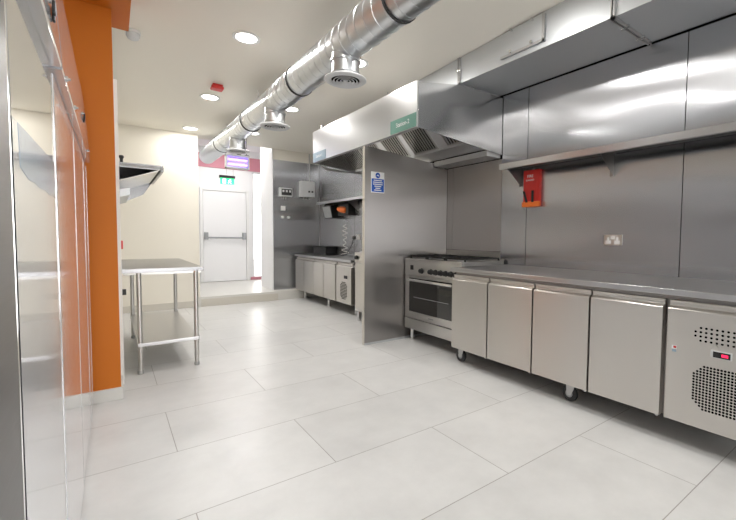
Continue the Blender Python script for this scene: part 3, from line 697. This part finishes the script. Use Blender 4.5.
t = root('conduit', (3.06, yw - 0.03, 2.18), 'thin grey conduit running up from the isolator box', 'conduit')
put('tube', MB().cyl((3.06, yw - 0.03, 2.181), (3.06, yw - 0.03, 2.70), 0.011, 12), 'zinc', t)
t = root('light_switch', (2.55, yw, 1.60), 'white square switch plate on the far steel wall', 'switch')
put('plate', MB().box(2.515, 2.60, yw - 0.012, yw, 1.615, 1.70, 0.003), 'whitep', t)
put('rocker', MB().box(2.545, 2.57, yw - 0.016, yw - 0.0122, 1.64, 1.675, 0.002), 'whitep', t)
for i, (xx, lb) in enumerate(((2.545, 'left of two small white round outlets below the switch plate'), (2.66, 'right of two small white round outlets below the switch plate'))):
    o = put('round_outlet', MB().lathe([(0, 0.03), (0.022, 0.028), (0.027, 0.0), (0, 0)], (xx, yw, 1.49), (0, -1, 0), 20), 'whitep')
    tag(o, lb, 'outlet', 'round outlets on the far steel wall')

# ------------------------------------------------------------------ left side: upright refrigerators
FXL = -0.122
def fridge(ya, yb, doors, label, mat='film', fx=FXL, zd=1.605, fas=True, keys=(), film=False):
    r = root('upright_refrigerator', (fx - 0.34, (ya + yb) / 2, 0), label, 'refrigerator', 'upright refrigerators')
    put('cabinet', MB().box(XL + 0.01, fx - 0.061, ya + 0.002, yb - 0.002, 0.03, 2.14, 0.004), 'steel', r)
    for (a, b) in doors:
        dd = put('door', MB().box(fx - 0.0605, fx, a, b, 0.012, zd, 0.004, 2), mat, r)
        if film:
            xs_ = fx + 0.0003
            edge = [(a + 0.06, 1.262), (a + 0.14, 1.250), (a + 0.22, 1.252), (a + 0.30, 1.246), (a + 0.37, 1.253), (a + 0.45, 1.244), (a + 0.53, 1.250), (b - 0.014, 1.246)]
            put('protective_film', MB().prism([(xs_, a + 0.003, 0.02), (xs_, a + 0.003, 1.335)] + [(xs_, a + 0.05, 1.335)] + [(xs_, y_, z_) for y_, z_ in edge] + [(xs_, b - 0.014, 0.02)], (0.0004, 0, 0)), 'film', dd, label='pale protective film with a torn top edge')
            put('loose_film', MB().prism([(xs_, a + 0.0505, 1.335)] + [(xs_, y_, z_ + 0.0006) for y_, z_ in edge] + [(xs_, b - 0.014, 1.345)], (0.0008, 0, 0)), 'loosefilm', dd, label='loose blue flap of film')
        put('edge_trim', MB().box(fx - 0.03, fx + 0.0012, b - 0.012, b - 0.001, 0.03, zd - 0.02, 0.0005), 'chrome', dd)
    if fas:
        p = [(fx - 0.06, ya + 0.003, zd + 0.006), (fx + 0.020, ya + 0.003, zd + 0.006), (fx + 0.022, ya + 0.003, zd + 0.014), (fx + 0.018, ya + 0.003, zd + 0.10), (fx + 0.007, ya + 0.003, zd + 0.27), (fx - 0.008, ya + 0.003, zd + 0.44), (fx - 0.022, ya + 0.003, zd + 0.53), (fx - 0.06, ya + 0.003, zd + 0.55)]
        fa_ = put('fascia', MB().prism(p, (0, yb - ya - 0.006, 0)), 'film', r)
        for (yk3, zk, key) in keys:
            xk = fx + 0.022 - max(0, zk - zd - 0.02) * 0.062
            lk = put('lock', MB().cyl((xk - 0.006, yk3, zk), (xk + 0.010, yk3, zk), 0.004, 12).cyl((xk - 0.006, yk3, zk), (xk + 0.004, yk3, zk), 0.009, 14), 'chrome', r)
            if key:
                put('key', MB().box(xk + 0.005, xk + 0.012, yk3 - 0.016, yk3 + 0.004, zk - 0.036, zk - 0.004, 0.003).box(xk + 0.003, xk + 0.009, yk3 - 0.002, yk3 + 0.020, zk - 0.045, zk - 0.012, 0.003), 'black', lk)
    for yy in (ya + 0.08, yb - 0.08): put('foot', MB().cyl((fx - 0.12, yy, 0), (fx - 0.12, yy, 0.03), 0.025, 14), 'black', r)
    return r
fridge(0.86, 1.475, [(0.872, 1.462)], 'polished single-door upright refrigerator beside the dark end cabinet', keys=((1.27, 1.70, True),), mat='mirror', film=True)
fridge(1.49, 3.31, [(1.515, 2.245), (2.25, 2.98), (2.99, 3.30)], 'polished double-door upright refrigerator next to the orange pier', keys=((1.62, 1.625, False), (1.98, 1.63, False), (2.78, 1.80, True), (2.95, 1.63, False)))
t = root('end_cabinet', (-0.48, 0.4, 0), 'dark brushed stainless cabinet at the left edge of the picture', 'cabinet')
put('carcass', MB().box(XL + 0.01, -0.15, -0.30, 0.785, 0.06, 2.0, 0.006), 'darksteel', t)
put('door', MB().box(-0.149, -0.110, -0.29, 0.782, 0.02, 1.99, 0.010, 3), 'darksteel', t)
for yy in (-0.2, 0.7): put('foot', MB().cyl((-0.3, yy, 0), (-0.3, yy, 0.06), 0.025, 14), 'black', t)

# ------------------------------------------------------------------ prep table behind the orange pier
TX0, TX1, TY0, TY1 = 0.05, 0.645, 3.85, 5.40
t = root('prep_table', (0.35, 4.6, 0), 'stainless steel prep table with lower shelf against the left wall', 'table')
put('tabletop', MB().box(TX0, TX1, TY0, TY1, 0.840, 0.872, 0.0015), 'wallsteel', t)
put('top_upstand', MB().box(TX0, TX0 + 0.012, TY0, TY1, 0.872, 0.93, 0.002), 'topsteel', t)
for ya in (TY0 + 0.03, TY1 - 0.05): put('apron', MB().box(TX0 + 0.02, TX1 - 0.01, ya, ya + 0.02, 0.82, 0.845, 0.002), 'steel', t)
lx = (0.172, 0.588)
put('lower_shelf', MB().box(lx[0] - 0.02, lx[1] + 0.02, TY0 + 0.01, TY1 - 0.06, 0.228, 0.258, 0.004), 'topsteel', t)
for x in lx:
    for y in (3.885, 5.30):
        l = put('leg', MB().cyl((x, y, 0.02), (x, y, 0.845), 0.018, 20), 'steel', t)
        put('foot', MB().lathe([(0, 0), (0.020, 0), (0.023, 0.010), (0.021, 0.03), (0, 0.03)], (x, y, 0), seg=18), 'zinc', l)
        put('collar', MB().cyl((x, y, 0.218), (x, y, 0.268), 0.0225, 20), 'steel', l)

# small canopy on the left wall above the table
t = root('wall_canopy', (0.2, 4.5, 1.45), 'stainless steel sloping canopy on the left wall above the prep table', 'canopy')
ya, yb = 4.25, 5.35
put('top_plate', MB().box(0.018, 0.395, ya, yb, 1.765, 1.778, 0.002), 'wallsteel', t)
put('front_lip', MB().box(0.375, 0.398, ya, yb, 1.720, 1.764, 0.003), 'wallsteel', t)
put('near_rail', MB().box(0.018, 0.374, ya, ya + 0.012, 1.735, 1.764, 0.002), 'wallsteel', t)
put('end_panel', MB().prism([(0.018, yb - 0.008, 1.45), (0.018, yb - 0.008, 1.764), (0.374, yb - 0.008, 1.764), (0.374, yb - 0.008, 1.722), (0.30, yb - 0.008, 1.60)], (0, 0.008, 0)), 'wallsteel', t)
put('underside', MB().prism([(0.018, ya + 0.013, 1.60), (0.36, ya + 0.013, 1.73), (0.36, ya + 0.013, 1.735), (0.018, ya + 0.013, 1.605)], (0, yb - ya - 0.022, 0)), 'steel', t)
put('grease_channel', MB().prism([(0.018, ya + 0.013, 1.46), (0.14, ya + 0.013, 1.50), (0.14, ya + 0.013, 1.56), (0.018, ya + 0.013, 1.53)], (0, yb - ya - 0.022, 0)), 'galvduct', t)
put('knob', MB().lathe([(0.012, 0), (0.012, 0.03), (0.02, 0.045), (0.016, 0.06), (0, 0.064)], (0.085, ya + 0.03, 1.778), seg=16), 'black', t, label='black knob on top')
# white trunking and small controls at the corner of the pier
t = root('cable_trunking', (0.05, 3.72, 0.0), 'white vertical cable trunking just behind the edge of the orange pier', 'trunking')
put('trunk', MB().box(0.016, 0.058, 3.69, 3.735, 0.0, 2.30, 0.004), 'trunk', t)
t = root('call_point', (0.065, 4.0, 1.02), 'small red call point on the wall beyond the orange pier', 'alarm switch')
put('mounting_box', MB().box(0.016, 0.075, 3.96, 4.04, 1.03, 1.10, 0.005), 'red', t)
t = root('gas_tap', (0.06, 3.95, 0.68), 'small black lever tap on the wall below the prep table top', 'tap')
put('mounting_plate', MB().box(0.0155, 0.022, 3.77, 3.83, 0.67, 0.73, 0.002), 'zinc', t)
put('stem', MB().cyl((0.022, 3.80, 0.70), (0.062, 3.80, 0.70), 0.012, 12), 'zinc', t)
put('lever', MB().box(0.055, 0.085, 3.785, 3.815, 0.675, 0.72, 0.004), 'black', t)

# ------------------------------------------------------------------ outside, light and camera
struct('ground_outside', MB().box(-12, 14, YR - 14, YR - 0.25, -0.14, -0.02), 'pave')
struct('ground_outside_far', MB().box(-2, 8, YD + 0.2, YD + 8, -0.14, 0.12), 'pave')
wd = bpy.data.worlds.new('World'); bpy.context.scene.world = wd; wd.use_nodes = True
nt = wd.node_tree; bg = nt.nodes['Background']
bg.inputs['Color'].default_value = (1.0, 0.985, 0.965, 1); bg.inputs['Strength'].default_value = 5.0
def portal(name, loc, rot, sx, sy, energy, col=(0.95, 0.97, 1.0)):
    la = bpy.data.lights.new(name, 'AREA'); la.shape = 'RECTANGLE'; la.size = sx; la.size_y = sy
    la.cycles.is_portal = True
    lo = bpy.data.objects.new(name, la); C.objects.link(lo); lo.location = loc; lo.rotation_euler = rot
portal('added_window_daylight', (1.55, YR - 0.17, 1.35), (PI / 2, 0, PI), 2.4, 2.2, 0)  # portal for sky light through the added rear window
portal('far_window_daylight', (2.74, YD + 0.16, 1.3), (PI / 2, 0, 0), 0.36, 2.2, 0)

f_px, yaw, pitch, roll = 396.163, 0.637699, -0.048396, 0.0083548
fw = Vector((math.sin(yaw) * math.cos(pitch), math.cos(yaw) * math.cos(pitch), math.sin(pitch)))
rt = Vector((math.cos(yaw), -math.sin(yaw), 0)); up = rt.cross(fw)
c_, s_ = math.cos(roll), math.sin(roll)
R_ = c_ * rt + s_ * up; U_ = -s_ * rt + c_ * up
cam = bpy.data.cameras.new('camera'); co = bpy.data.objects.new('camera', cam); C.objects.link(co)
cam.sensor_fit = 'HORIZONTAL'; cam.sensor_width = 36; cam.lens = f_px / 736 * 36
cam.shift_x = (368 - 405) / 736; cam.shift_y = -(260 - 256) / 736
cam.clip_start = 0.02
B_ = -fw
co.matrix_world = Matrix(((R_.x, U_.x, B_.x, 0), (R_.y, U_.y, B_.y, 0), (R_.z, U_.z, B_.z, 1.15), (0, 0, 0, 1)))
sc = bpy.context.scene
sc.camera = co
sc.view_settings.view_transform = 'Standard'; sc.view_settings.look = 'None'
sc.view_settings.gamma = 1; sc.view_settings.use_curve_mapping = False
sc.view_settings.exposure = 0.22
sc.cycles.use_denoising = True
sc.cycles.max_bounces = 10; sc.cycles.diffuse_bounces = 5; sc.cycles.glossy_bounces = 6; sc.cycles.transparent_max_bounces = 12
sc.cycles.sample_clamp_indirect = 6; sc.cycles.blur_glossy = 2.0
